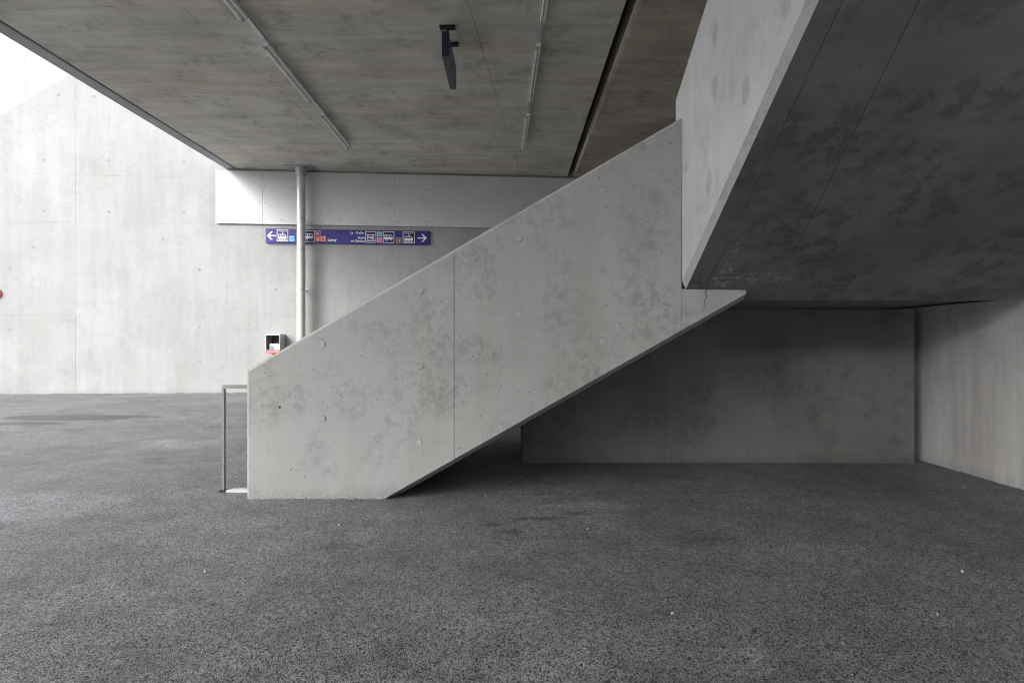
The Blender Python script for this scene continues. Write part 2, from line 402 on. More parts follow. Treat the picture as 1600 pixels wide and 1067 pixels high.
# ------------------------------------------------------------------ bridge decks
ZC = 6.53
CF = Frame((0, 0, ZC), (1, 0, 0), (0, -1, 0))
def wallY(x): return 15.84 + .078*(x+8.48)
YN = -5.2                       # near edge of the left deck, out of view, set to admit frontal light
YR = 5.6                       # near edge of the right deck (stair opening in front of it)
def deck(name, label, x0, x1, yn, mat, edge_ch):
    t = thing(name, label, 'bridge deck', (x0, yn, ZC))
    for i in range(-4, 4):
        for j in range(-6, 6):
            xs = [-.66 + 4.33*i, -.66 + 4.33*(i+1)]; yb = [7.85 + 2.8*(j-1), 7.85 + 2.8*j]
            q = []
            for yy, xx in ((yb[0], xs[0]), (yb[0], xs[1]), (yb[1], xs[1]), (yb[1], xs[0])):
                Y = yy - .055*xx; X = xx + .107*(Y-8.0); q.append((X, Y))
            cx = sum(a for a, b in q)/4; cy = sum(b for a, b in q)/4
            q = [(cx+(a-cx)*(1-.0025/4.33), cy+(b-cy)*(1-.0025/2.8)) for a, b in q]
            for c in ((1,0,x1), (-1,0,-x0), (0,-1,-yn), (-.078, 1, 15.84+.078*8.48-.02)):
                if len(q) > 2: q = clip(q, *c)
            if len(q) < 3 or abs(area2(q)) < .03: continue
            ch = []
            q2 = [(a, -b) for a, b in q]
            if area2(q2) < 0: q2 = q2[::-1]
            for e in range(len(q2)):
                a, b = q2[e], q2[(e+1) % len(q2)]
                ch.append(edge_ch if abs(a[0]-x0) < 1e-3 and abs(b[0]-x0) < 1e-3 else .004)
            panel('soffit_panel', CF, q2, .14, ch, mat, t, random.uniform(-.002, .002), .006 if edge_ch < .02 else edge_ch)
    MB().prism([(x0+.004, yn, ZC+.13), (x1-.004, yn, ZC+.13), (x1-.004, wallY(x1), ZC+.13), (x0+.004, wallY(x0), ZC+.13)], (0, 0, .75)).build('deck_slab', mat, t)
    return t
dl = deck('bridge_deck', 'wide grey concrete bridge deck overhead carrying the two lamp rows', -8.02, 1.69, YN, M['ceiling'], .006)
panel('edge_strip', CF, [(-8.34, -YN), (-8.06, -YN), (-8.06, -wallY(-8.06)+.02), (-8.34, -wallY(-8.34)+.02)], .9, .012, M['edge'], dl, .01)
dr = deck('bridge_deck', 'concrete deck overhead, warm bounced light tinted in, beyond the open joint, right of the lamps', 1.865, 12.0, YR, M['ceiling2'], .06)
MB().box((4.74, YN, ZC), (5.7, YR-.01, ZC+.8)).build('added_slot_cover', M['ceiling2'], dr)  # added unseen cover, keeps sky light off the side wall
m = MB(); m.add([(1.862, YR, ZC+.062), (1.928, YR, ZC-.003), (1.93, YR, ZC+.03), (1.88, YR, ZC+.09), (1.862, 16.6, ZC+.062), (1.928, 16.6, ZC-.003), (1.93, 16.6, ZC+.03), (1.88, 16.6, ZC+.09)], [(0,1,2,3),(7,6,5,4),(0,4,5,1),(1,5,6,2),(2,6,7,3),(3,7,4,0)]); m.build('lit_joint_edge', M['upper'], dr)  # paler strip over the chamfer, its side light put into the colour
MB().box((1.685, YN, ZC+.45), (1.87, 17, ZC+.60)).build('joint_seal', M['dark'], dl)

# ------------------------------------------------------------------ side wall at the right and support wall under the landing
SF = Frame((5.15, 0, 0), (0, -1, 0), (0, 0, 1))
SF.n = Vector((-1, 0, 0))
sw = thing('side_wall', 'streaked concrete side wall at the right edge, meeting the dark corner', 'wall', (5.15, 6, 0))
ycut = [17.5, 13.2, 8.9, 4.4, .1, -4.2, -9.2]
for i in range(len(ycut)-1):
    a, b = -ycut[i], -ycut[i+1]
    panel('concrete_panel', SF, [(a+.004, -.1), (b-.004, -.1), (b-.004, 6.5), (a+.004, 6.5)], .18, .006, M['side'], sw, random.uniform(-.002,.002))
MB().box((5.325, -9.2, -.1), (5.6, 17.5, 6.5)).build('wall_core', M['side'], sw)

AF = Frame((0, -9.3, 0), (-1, 0, 0), (0, 0, 1))  # added wall out of view, blocks low light from behind the camera
ab = thing('added_rear_wall', 'added unseen concrete wall behind the viewer, cutting frontal light', 'wall', (0, -9.3, 0))
for i in range(5):
    a = -7.0 + 4.2*i
    panel('concrete_panel', AF, [(a+.004, -.1), (a+4.196, -.1), (a+4.196, 6.5), (a+.004, 6.5)], .5, .006, M['wall'], ab)
YB = 6.715
BF = Frame((0, YB, 0), (1, 0, 0), (0, 0, 1))
sp = thing('support_wall', 'dark concrete support wall in the shade under the stair landing', 'wall', (2.5, YB, 0))
FS0, FS1 = P(600, 780, Y1), P(1167, 459, Y1)
ks = (FS1.z-FS0.z)/(FS1.x-FS0.x)
def soff(x): return min(FS0.z + ks*(x-FS0.x), 1.9) - .004
bx = [BF.ray(816, 700)[0], BF.ray(1040, 700)[0], BF.ray(1429, 700)[0]]
for i in range(2):
    a, b = bx[i]+(.0006 if i else 0), bx[i+1]-(.0006 if not i else 0)
    xt = FS0.x + (1.9-FS0.z)/ks
    top = [(b, soff(b))] + ([(xt, 1.896)] if a < xt < b else []) + [(a, soff(a))]
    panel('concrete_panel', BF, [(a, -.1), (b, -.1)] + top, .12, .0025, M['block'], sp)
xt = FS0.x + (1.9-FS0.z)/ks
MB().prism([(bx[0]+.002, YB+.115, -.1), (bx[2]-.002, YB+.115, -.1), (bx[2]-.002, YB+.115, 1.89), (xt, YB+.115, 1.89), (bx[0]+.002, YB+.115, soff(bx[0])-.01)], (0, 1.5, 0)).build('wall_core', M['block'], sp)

# ------------------------------------------------------------------ the staircase
YBK = 8.35
st = thing('concrete_staircase', 'massive concrete staircase with solid parapets, rising right then towards the viewer', 'staircase', (-1.9, Y1, 0))
F1 = Frame((0, Y1, 0), (1, 0, 0), (0, 0, 1))
q = lambda px, py: F1.ray(px, py)
xl = q(385, 0)[0]; j = .0006
tl, tr = q(385, 578), q(1065.7, 183.5)
kt = (tr[1]-tl[1])/(tr[0]-tl[0])
topz = lambda x: tl[1] + kt*(x-tl[0]); botz = lambda x: FS0.z + ks*(x-FS0.x)
xj = q(709.5, 0)[0]; xm = q(1064.5, 0)[0]
panel('parapet_panel', F1, [(xl, -.06), (FS0.x-.06/ks, -.06), (xj-j, botz(xj-j)), (xj-j, topz(xj-j)), (xl, tl[1])], .12, [.004,.004,.0022,.024,.020], M['stair'], st, 0, .02)
panel('parapet_panel', F1, [(xj+j, botz(xj+j)), (xm, botz(xm)), (xm, 1.99), (xm+.002, 1.99), (tr[0], tr[1]), (xj+j, topz(xj+j))][:2] + [(tr[0]+.003, botz(xm)+.02)][:0] + [(tr[0], topz(tr[0])), (xj+j, topz(xj+j))], .12, [.004,.0015,.024,.0022], M['stair'], st, 0, .02)
z3 = q(1066, 451)[1]; xt3 = FS1.x
panel('landing_nib', F1, [(xm+.0006, botz(xm+.0006)), (xt3, FS1.z), (xt3, z3-.012), (xm+.0006, z3)], .14, [.004,.006,.006,.0015], M['stair'], st, -.002, .012)
# body of the parapet behind the face panels
MB().prism([(xl+.01, Y1+.11, -.06), (FS0.x, Y1+.11, 0), (xt3-.01, Y1+.11, FS1.z), (xt3-.01, Y1+.11, z3-.03), (tr[0], Y1+.11, z3), (tr[0], Y1+.11, tr[1]-.008), (xl+.01, Y1+.11, tl[1]-.008)], (0, .13, 0)).build('parapet_core', M['stair'], st)
# dark chamfer along the underside
nrm = Vector((ks, 0, -1)).normalized()*.052
a0 = Vector((FS0.x-.004, Y1+.012, 0)); a1 = Vector((FS1.x, Y1+.012, FS1.z))
m = MB()
pa = [a0, a0 + Vector((0,.125,0)) + nrm, a0 + Vector((0,.24,0)) + nrm, a0 + Vector((0,.24,0))]
pb = [a1, a1 + Vector((0,.125,0)) + nrm, a1 + Vector((0,.24,0)) + nrm, a1 + Vector((0,.24,0))]
m.add(pa + pb, [(0,1,2,3), (7,6,5,4), (0,4,5,1), (1,5,6,2), (2,6,7,3), (3,7,4,0)]); m.build('chamfered_edge', M['stair'], st)
# flight with steps
NR, RI, RU = 13, .1677, .2895
LZ = NR*RI; X0 = 1.63-(NR-1)*RU
prof = [(X0, 0.0)]
for i in range(NR):
    prof += [(X0+i*RU, (i+1)*RI), (X0+(i+1)*RU if i < NR-1 else 4.55, (i+1)*RI)]
kk = FS1.z - .05
prof += [(4.55, 1.905), (FS0.x + (1.905-FS0.z+.05)/ks, 1.905), (FS0.x+.05/ks, 0.0)]
MB().prism([(a, Y1+.24, b) for a, b in prof], (0, YBK-.2-Y1-.24, 0)).build('lower_flight', M['stair'], st)
MB().prism([(xl, YBK-.2, -.06), (FS0.x, YBK-.2, 0), (FS0.x + (1.905-FS0.z)/ks, YBK-.2, 1.905), (4.75, YBK-.2, 1.905), (4.75, YBK-.2, 3.4), (1.75, YBK-.2, 3.4), (tr[0], YBK-.2, tr[1]), (xl, YBK-.2, tl[1])], (0, .2, 0)).build('rear_parapet', M['stair'], st)
MB().box((4.55, 5.331, 1.9), (4.75, YBK-.2, 3.4)).build('landing_parapet', M['stair'], st)
# landing underside
YF, ZF, KU = 5.332, 1.900, .596
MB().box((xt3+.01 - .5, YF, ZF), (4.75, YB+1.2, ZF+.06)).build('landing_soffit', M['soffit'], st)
# upper flight: soffit panels on the slope
th = math.atan(KU); L2 = 9.2/math.cos(th)
UF = Frame((0, YF, ZF), (1, 0, 0), (0, -math.cos(th), math.sin(th)))
def uf(x, Y): return (x, (YF-Y)/math.cos(th))
XA, XR = UX+.032, 4.752
def jx1(Y): return 1.85 - .03*(5.17-Y)
def jx2(Y): return 2.53 - .14*(5.33-Y)
yend = YF-9.2; gg = .0012
sl = [[(XA, YF), (jx1(YF)-gg, YF), (jx1(1.4)-gg, 1.4), (XA, 1.4)],
      [(jx1(YF)+gg*.5, YF), (jx2(YF)-gg, YF), (jx2(1.4)-gg, 1.4), (jx1(1.4)+gg, 1.4)],
      [(jx2(YF)+gg, YF), (XR, YF), (XR, 1.4), (jx2(1.4)+gg, 1.4)],
      [(XA, 1.395), (XR, 1.395), (XR, yend), (XA, yend)]]
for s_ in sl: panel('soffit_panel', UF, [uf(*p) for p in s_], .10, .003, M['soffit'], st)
# stepped body above the soffit
ru2 = .2866; ri2 = ru2*KU
prof = [(YF, ZF+.06), (YF, LZ)]
y, z = 5.10, LZ
prof.append((y, z))
for i in range(31):
    z += ri2; prof.append((y, z)); y -= ru2; prof.append((y, z))
zs = lambda Y: ZF + KU*(YF-Y)
prof += [(y, zs(y)+.10)]
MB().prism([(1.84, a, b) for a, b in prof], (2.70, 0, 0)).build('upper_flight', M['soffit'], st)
# left parapet of the upper flight with its chamfered lower arris
YT, ZT, KT = 5.392, 3.885, .515
LF = Frame((UX, 0, 0), (0, -1, 0), (0, 0, 1)); LF.n = Vector((-1, 0, 0))
zb = lambda Y: zs(Y) + .075
yj = 1.1
panel('upper_parapet', LF, [(-YT, 1.95), (-YT+.22, zb(5.17)), (-yj-.003, zb(yj)), (-yj-.003, ZT+KT*(YT-yj)), (-YT, ZT)], .20, [.002,.002,.004,.018,.018], M['upper'], st, 0, .018)
panel('upper_parapet', LF, [(-yj+.003, zb(yj)), (-yend, zb(yend)), (-yend, ZT+KT*(YT-yend)), (-yj+.003, ZT+KT*(YT-yj))], .20, [.002,.004,.018,.004], M['upper'], st, 0, .018)
ya, yb_ = Y1+.0, yend
def ring(Y): return [Vector((UX+.001, Y, zb(Y)+.002)), Vector((XA+.001, Y, zs(Y)-.001)), Vector((XA+.1, Y, zs(Y)+.04)), Vector((UX+.1, Y, zb(Y)+.03))]
m = MB(); m.add(ring(ya) + ring(yb_), [(0,1,2,3), (7,6,5,4), (0,4,5,1), (1,5,6,2), (2,6,7,3), (3,7,4,0)]); m.build('chamfered_edge', M['stair'], st)
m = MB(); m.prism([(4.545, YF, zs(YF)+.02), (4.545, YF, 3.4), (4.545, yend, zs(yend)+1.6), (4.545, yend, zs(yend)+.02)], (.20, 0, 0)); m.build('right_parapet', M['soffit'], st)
# crack running down the nib and up the soffit
def strip(name, pts, wds, F, lev, mat):
    m = MB(); L_ = []; R_ = []
    for i, p in enumerate(pts):
        a = Vector(pts[max(0, i-1)]); b = Vector(pts[min(len(pts)-1, i+1)]); d = (b-a).normalized(); nn = Vector((-d.y, d.x))*wds[i]
        L_.append(F.at(p[0]+nn.x, p[1]+nn.y, lev)); R_.append(F.at(p[0]-nn.x, p[1]-nn.y, lev))
    n = len(pts); m.add(L_+R_, [(i, i+1, n+i+1, n+i) for i in range(n-1)]); m.build(name, M[mat], st)
cr = [q(x, y) for x, y in ((1104,452.5),(1102,458),(1104,463),(1101,470),(1102,477),(1099,484),(1100,490))]
strip('crack', cr, [.006,.0035,.005,.0025,.003,.0015,.0006], F1, .0015, 'crack')
cr = [UF.ray(x, y) for x, y in ((1104,452),(1107,445),(1105,439),(1111,431),(1113,424),(1119,415),(1122,408),(1131,392))]
strip('crack', cr, [.004,.005,.003,.005,.0025,.003,.002,.0006], UF, .0015, 'crack')
# round tie-hole plugs in the parapet face
for px, py in ((503,537),(504,654),(657,454),(656,572),(655,690),(811,373),(809,490),(809,605),(941,297),(939,423),(940,533),(1034,366),(1035,480)):
    a, b = q(px, py); m = MB(); n = 18
    r = random.uniform(.031, .035); dx, dz = random.uniform(-.002,.002), random.uniform(-.002,.002)
    m.cyl((a, Y1+.01, b), (a+dx, Y1-random.uniform(.002,.006), b+dz), r, r*.9, n)
    m.build('tie_plug', M['plug'], st)
    t0 = random.uniform(0, 6.28); span = random.uniform(1.6, 3.4); na = 20; vs = []   # flat crescent, the shaded joint round the plug painted on
    for i_ in range(na+1):
        t_ = t0 + span*i_/na; w_ = .0055*math.sin(math.pi*i_/na)+.0008
        vs += [(a+r*.99*math.cos(t_), Y1-.0012, b+r*.99*math.sin(t_)), (a+(r+w_)*math.cos(t_), Y1-.0012, b+(r+w_)*math.sin(t_))]
    mesh_obj('plug_joint_shade', vs, [(2*i_, 2*i_+1, 2*i_+3, 2*i_+2) for i_ in range(na)], M['joint'], st)
for px, py in ((437,636),(413,582),(819,401),(688,471)):
    a, b = q(px, py); r = .012 if px == 437 else .005
    MB().cyl((a, Y1+.004, b), (a, Y1-.0012, b), r, r, 10).build('open_tie_hole', M['dark'], st)

# ragged rim of asphalt along the feet of the walls
gr_o = bpy.data.objects['ground']
def rim(a, b, nrm_, h=.012, w=.03, step=.012):
    a = Vector((*a, 0)); b = Vector((*b, 0)); n_ = int((b-a).length/step); nv = Vector((*nrm_, 0)); vs = []; fs = []
    hh = ww = 0.0
    for i in range(n_+1):
        p_ = a + (b-a)*(i/n_); hh = .6*hh + random.uniform(-.5, 1.0)*h*.55; ww = max(.006, w*random.uniform(.4, 1.0))
        vs += [p_ - nv*.01 + Vector((0, 0, max(.001, hh)+.004)), p_ + nv*ww*.4 + Vector((0, 0, max(.001, hh)*.7+.003)), p_ + nv*ww + Vector((0, 0, -.015))]
    for i in range(n_):
        for c in (0, 1): fs.append((3*i+c, 3*i+c+1, 3*i+c+4, 3*i+c+3))
    o = mesh_obj('asphalt_edge', vs, fs, M['asphalt'], gr_o); o['kind'] = 'stuff'
rim((xl-.01, Y1), (FS0.x+.02, Y1), (0, -1)); rim((bx[0], YB), (bx[2], YB), (0, -1)); rim((5.15, 9.0), (5.15, 3.0), (-1, 0))
wa, wb = WF.at(ucuts[0], 0), WF.at(ucuts[-1], 0); rim((wa.x, wa.y), (wb.x, wb.y), (0, -1), .03, .06, .05)
# ------------------------------------------------------------------ cladding band on the back wall
cl = thing('cladding_band', 'white sheet metal cladding band with screwed joints high on the back wall', 'cladding', tuple(WF.at(wu(337), 4.93, .1)))
cu = [wu(337, 300, .05), wu(410.5, 300, .05), wu(616.5, 300, .05), wu(667.5, 300, .05), wu(843, 300, .05), wu(843, 300, .05)+3.6, wu(843, 300, .05)+6.8]
CZ0, CZ1 = wz(337, 349, .05), wz(360, 266.5, .05)
for i in range(6):
    panel('cladding_panel', WF, [(cu[i]+.002, CZ0), (cu[i+1]-.002, CZ0), (cu[i+1]-.002, CZ1), (cu[i]+.002, CZ1)], .012, .003, M['cladding'], cl, .05+random.uniform(0, .002))
scr = MB()
def screw(a, b):
    scr.cyl(WF.at(a, b, .045), WF.at(a, b, .0575), .016, .013, 8)
for k_, u_ in enumerate(cu):
    for f in (.09, .40, .72):
        zz = CZ0 + (CZ1-CZ0)*f
        if k_ == 0: screw(u_+.09, zz)
        else: screw(u_-.085, zz); screw(u_+.085, zz)
for i in range(1, 6):
    n = max(2, round((cu[i+1]-cu[i])/.58))
    for w in range(1, n): screw(cu[i]+(cu[i+1]-cu[i])*w/n, CZ0+.14)
so = scr.build('screw_heads', M['screw'], cl); so['kind'] = 'stuff'
for zz in (CZ0+.1, CZ1-.12):
    panel('mounting_rail', WF, [(cu[0]+.05, zz-.03), (cu[-1]-.05, zz-.03), (cu[-1]-.05, zz+.03), (cu[0]+.05, zz+.03)], .035, .002, M['galv'], cl, .037)

# ------------------------------------------------------------------ drain pipe
PY = 15.70; PX = (470.5-CX)/FPX*PY
pp = thing('drain_pipe', 'grey metal drain pipe running down from the deck in front of the blue sign', 'pipe', (PX, PY, 0))
MB().cyl((PX, PY, 0), (PX, PY, 6.30), .118, .118, 32).build('pipe_shaft', M['pipe'], pp, True)
MB().cyl((PX, PY, 6.26), (PX, PY, 6.46), .135, .17, 32).cyl((PX, PY, 6.46), (PX, PY, 6.515), .17, .17, 32).build('collar', M['boxm'], pp, True)
MB().box((PX-.42, PY-.24, 6.505), (PX+.42, PY+.22, 6.524)).build('ceiling_plate', M['boxm'], pp)
for py in (342, 452):
    z = EYE-(py-CY)/FPX*PY
    m = MB().cyl((PX, PY, z-.022), (PX, PY, z+.022), .126, .126, 32); m.box((PX+.12, PY-.02, z-.02), (PX+.18, PY+.02, z+.02)); m.box((PX-.018, PY+.1, z-.015), (PX+.018, wallY(PX)-.01 if py > 400 else wallY(PX)-.06, z+.015))
    m.build('pipe_clamp', M['galv'], pp)

# ------------------------------------------------------------------ blue wayfinding sign
SGF = .065                                    # face of the board in front of the wall
sg = thing('wayfinding_sign', 'long blue wayfinding sign with arrows, tram and bus pictograms on the back wall', 'sign', tuple(WF.at(wu(415), 4.2, 0)))
sL, sR = wu(415, 368, SGF), wu(671.5, 372, SGF)
zT = (wz(415, 357.2, SGF)+wz(671.5, 361, SGF))/2; zB = (wz(415, 379.6, SGF)+wz(671.5, 382.3, SGF))/2
def srow(px, py):
    f = (px-415)/(671.5-415); t = 357.2+(361-357.2)*f; b = 379.6+(382.3-379.6)*f
    return zT + (zB-zT)*(py-t)/(b-t)
def sp_(px, py): return (wu(px, 370, SGF), srow(px, py))
segs = [415, 473, 532, 548, 554.5, 610, 671.5]
for i in range(len(segs)-1):
    a, b = wu(segs[i], 370, SGF)+.001, wu(segs[i+1], 370, SGF)-.001
    panel('sign_board', WF, [(a, zB), (b, zB), (b, zT), (a, zT)], .045, .003, M['blue2' if i in (2, 3) else 'blue'], sg, SGF)
for px in (430, 500, 560, 620, 660):
    a = wu(px); MB().obox(WF.at(a-.03, (zT+zB)/2-.1, -.005), WF.u, WF.v, WF.n, .06, .2, .027).build('bracket', M['galv'], sg)
def flats(name, mat, polys, lev):
    for p in polys: MB().add([WF.at(a, b, SGF+lev) for a, b in p], [tuple(range(len(p)))]).build(name, M[mat], sg)
def flat(m, polys, lev):
    for p in polys: m.add([WF.at(a, b, SGF+lev) for a, b in p], [tuple(range(len(p)))])
    return m
def rect(a0, b0, a1, b1): return [(a0, b0), (a1, b0), (a1, b1), (a0, b1)]
def badge(px0, py0, px1, py1, mat, name='badge', border=None):
    a0, b1 = sp_(px0, py0); a1, b0 = sp_(px1, py1)
    if border:
        flat(MB(), [rect(a0, b0, a1, b1)], .0015).build(name+'_border', M[border], sg)
        w = .016; a0 += w; a1 -= w; b0 += w; b1 -= w
    flat(MB(), [rect(a0, b0, a1, b1)], .003).build(name, M[mat], sg)
    return a0, b0, a1, b1
def text(body, a, b, h, mat, align='CENTER', lev=.0045, bold=.012, squash=1.0):
    cu_ = bpy.data.curves.new('lettering', 'FONT'); cu_.body = body; cu_.size = h/.73; cu_.align_x = align; cu_.offset = bold*h*2; cu_.resolution_u = 3
    to = bpy.data.objects.new('lettering', cu_); C.objects.link(to)
    dg = bpy.context.evaluated_depsgraph_get(); me = bpy.data.meshes.new_from_object(to.evaluated_get(dg))
    vs = [WF.at(a + v.co.x*squash, b + v.co.y, SGF+lev) for v in me.vertices]; fs = [tuple(p.vertices) for p in me.polygons]
    bpy.data.objects.remove(to); bpy.data.meshes.remove(me); bpy.data.curves.remove(cu_)
    return mesh_obj('lettering', vs, fs, M[mat], sg)
def pict(px0, py0, px1, py1, kind):
    a0, b0, a1, b1 = badge(px0, py0, px1, py1, 'navy', 'pictogram_field', 'print_w')
    w, h = a1-a0, b1-b0
    t = lambda pts: [(a0+w*x, b0+h*y) for x, y in pts]
    rc = lambda x0, y0, x1, y1: t([(x0,y0),(x1,y0),(x1,y1),(x0,y1)])
    if kind == 'tram':
        flats('tram_pictogram', 'print_w', [rc(.10,.88,.90,.92), t([(.42,.86),(.47,.86),(.60,.70),(.55,.70)]), t([(.55,.70),(.60,.70),(.50,.64),(.42,.64)]),
                 t([(.10,.64),(.72,.64),(.86,.48),(.90,.22),(.10,.22)]), rc(.14,.14,.30,.20), rc(.40,.14,.56,.20), rc(.66,.14,.82,.20), rc(.08,.06,.92,.10)], .0045)
        flats('tram_window', 'navy', [rc(.14,.40,.30,.58), rc(.36,.40,.52,.58), t([(.58,.40),(.80,.40),(.70,.58),(.58,.58)])], .006)
    elif kind == 'bus':
        flats('bus_pictogram', 'print_w', [t([(.08,.30),(.90,.30),(.88,.56),(.80,.74),(.08,.74)]), t([(.30+.12*math.cos(i*.5236), .27+.12*math.sin(i*.5236)) for i in range(12)]), t([(.72+.09*math.cos(i*.5236), .27+.09*math.sin(i*.5236)) for i in range(12)])], .0045)
        flats('bus_window', 'navy', [rc(.13,.50,.30,.68), rc(.36,.50,.54,.68), t([(.60,.50),(.84,.50),(.77,.68),(.60,.68)]), t([(.30+.06*math.cos(i*.5236), .27+.06*math.sin(i*.5236)) for i in range(12)]), t([(.72+.05*math.cos(i*.5236), .27+.05*math.sin(i*.5236)) for i in range(12)])], .006)
    else:
        flats('park_pictogram', 'print_w', [rc(.06,.70,.94,.76), rc(.06,.12,.94,.20)], .0045)
    if kind == 'park': text('P+R', a0+w*.5, b0+h*.27, h*.36, 'print_w', 'CENTER', .005, .02, .80)
def arrow(px0, px1, py, left):
    a0, b = sp_(px0, py); a1, _ = sp_(px1, py); w = .036; hh = .115
    if left: a0, a1 = a1, a0
    s = 1 if a1 > a0 else -1
    m = MB(); flat(m, [rect(min(a0, a1-s*.05), b-w/2, max(a0, a1-s*.05), b+w/2),
                       [(a1, b), (a1-s*hh, b+hh), (a1-s*(hh+.055), b+hh), (a1-s*.055, b)], [(a1, b), (a1-s*hh, b-hh), (a1-s*(hh+.055), b-hh), (a1-s*.055, b)]], .003)
    m.build('arrow', M['print_w'], sg)
arrow(417, 431, 368.5, True)
pict(432.6, 359.2, 450.2, 377.6, 'tram')
x0, b0, x1, b1 = badge(452, 369, 460.2, 377.2, 'cyan', 'route_badge'); text('17', (x0+x1)/2, b0+.03, .085, 'navy')
pict(474, 360.2, 492, 378.2, 'bus')
x0, b0, x1, b1 = badge(492.6, 360.6, 500.8, 368.2, 'maroon', 'route_badge', 'salmon'); text('21', (x0+x1)/2, b0+.02, .065, 'print_w')
x0, b0, x1, b1 = badge(492.6, 369.2, 500.9, 377.2, 'orange', 'route_badge'); text('J', (x0+x1)/2, b0+.03, .085, 'print_w')
x0, b0, x1, b1 = badge(501, 369.2, 509, 377.2, 'salmon', 'route_badge'); text('K', (x0+x1)/2, b0+.03, .085, 'maroon')
a, b = sp_(512, 376.8); text('Lancy', a, b, .082, 'print_w', 'LEFT', .003)
a, b = sp_(547, 365.4); text('La', a, b, .068, 'print_w', 'LEFT', .003); a, b = sp_(556, 365.5); text('Praille', a, b, .068, 'print_w', 'LEFT', .003)
a, b = sp_(570, 373.2); text('Stade', a, b, .068, 'print_w', 'RIGHT', .003)
a, b = sp_(570, 378.4); text('de Gen\u00e8ve', a, b, .068, 'print_w', 'RIGHT', .003)
pict(570.6, 361.4, 587.8, 379.4, 'park')
x0, b0, x1, b1 = badge(589, 362, 597.2, 369.6, 'green', 'route_badge'); text('43', (x0+x1)/2, b0+.03, .075, 'navy')
x0, b0, x1, b1 = badge(589, 371, 597.2, 379.2, 'pink', 'route_badge'); text('D', (x0+x1)/2, b0+.03, .085, 'maroon')
pict(598.4, 362, 616, 379.6, 'bus')
x0, b0, x1, b1 = badge(618.6, 371, 627.2, 379.6, 'brown', 'route_badge', 'salmon'); text('15', (x0+x1)/2, b0+.022, .07, 'print_w')
pict(629.4, 362.2, 648, 380, 'tram')
arrow(652.5, 667, 371.8, False)

# ------------------------------------------------------------------ leaflet box on the back wall
LBX0, LBX1, LBY = -7.075, -6.665, 15.62
lyb = wallY(-6.9)+.02
lb = thing('leaflet_box', 'open grey metal leaflet box with red strip, fixed low on the back wall', 'leaflet box', ((LBX0+LBX1)/2, lyb, 1.15))
zt, zb0, w = 1.715, 1.165, .014
MB().box((LBX0, LBY, zt-.035), (LBX1, lyb, zt)).build('lid', M['boxm'], lb)
for x in (LBX0, LBX1-w):
    MB().prism([(x, LBY, zb0), (x, lyb-.01, zb0), (x, lyb-.01, zt-.036), (x, LBY, zt-.036)], (w, 0, 0)).build('side_panel', M['boxm'], lb)
MB().box((LBX0+w, lyb-.03, zb0), (LBX1-w, lyb-.012, zt-.037)).build('back_panel', M['boxin'], lb)
MB().box((LBX0+w, LBY, zb0), (LBX1-w, lyb-.031, zb0+.015)).build('floor_panel', M['boxin'], lb)
MB().box((LBX0+w+.001, LBY-.004, zb0+.0), (LBX1-w-.001, LBY+.006, zb0+.095)).build('red_strip', M['red'], lb)
m = MB()
for i in range(7):
    xx = LBX0+.05+i*.045; m.box((xx, LBY-.006, zb0+.035), (xx+.032, LBY-.0045, zb0+.055))
m.build('strip_lettering', M['print_w'], lb)
lf = thing('leaflet', 'fanned white and blue leaflets leaning inside the metal leaflet box', 'leaflets', (-6.87, LBY+.06, 1.185))
MB().obox((-7.01, LBY+.06, 1.185), (1,0,0), (0,.18,.98), (0,.98,-.18), .24, .26, .02).build('back_sheet', M['paper'], lf)
MB().obox((-7.00, LBY+.056, 1.26), (1,0,0), (0,.18,.98), (0,.98,-.18), .12, .11, .002).build('picture', M['paperblue'], lf)
MB().obox((-6.80, LBY+.045, 1.185), (.96,.28,0), (0,.12,.99), (-.28,.95,0), .11, .24, .015).build('front_sheet', M['print_w'], lf)

# ------------------------------------------------------------------ lamp rows under the deck
def lamp_row(label, xa, xb, ya, yb, units):
    t = thing('strip_light', label, 'strip light', ((xa+xb)/2, yb, 6.3), 'strip light rows under the deck')
    d = Vector((xb-xa, yb-ya, 0)).normalized(); s = Vector((d.y, -d.x, 0)); z = Vector((0,0,1))
    at = lambda Y, o, h: Vector((xa, ya, 0)) + d*((Y-ya)/d.y) + s*o + z*h
    L = lambda y0, y1: (y1-y0)/d.y
    MB().obox(at(ya, -.035, 6.42), d, s, z, L(ya, units[-1][1]), .07, .06).build('rail', M['rail'], t)
    for y0, y1 in units:
        for yy in (y0+.3, y1-.3): MB().obox(at(yy, -.05, 6.475), d, s, z, .05, .10, .053).build('hanger', M['galv'], t)
        h = MB().obox(at(y0, -.035, 6.365), d, s, z, L(y0, y1), .075, .053).build('lamp_housing', M['lampw'], t)
        r = MB(); r.add([at(y0+.05, -.035, 6.366), at(y1-.05, -.035, 6.366), at(y1-.05, -.070, 6.335), at(y0+.05, -.070, 6.335), at(y0+.05, -.035, 6.38), at(y1-.05, -.035, 6.38), at(y1-.05, -.073, 6.338), at(y0+.05, -.073, 6.338)],
                        [(0,1,2,3),(4,7,6,5),(0,4,5,1),(2,6,7,3),(1,5,6,2),(0,3,7,4)]); r.build('reflector', M['lampw'], h)
        MB().cyl(at(y0+.06, -.03, 6.335), at(y1-.06, -.03, 6.335), .014, .014, 10).build('tube', M['tube'], h, True)
        for yy in (y0+.02, y1-.06): MB().obox(at(yy, -.05, 6.31), d, s, z, .04, .04, .055).build('socket', M['rail'], h)
        MB().obox(at(y0, -.005, 6.34), d, s, z, L(y0, y1), .006, .025).build('fin', M['rail'], h)
    return t
lamp_row('row of unlit strip lights under the deck nearer the open sky', -4.0, -4.10, 3.2, 13.75, [(3.4, 5.5), (6.15, 8.25), (8.95, 11.06), (11.7, 13.73)])
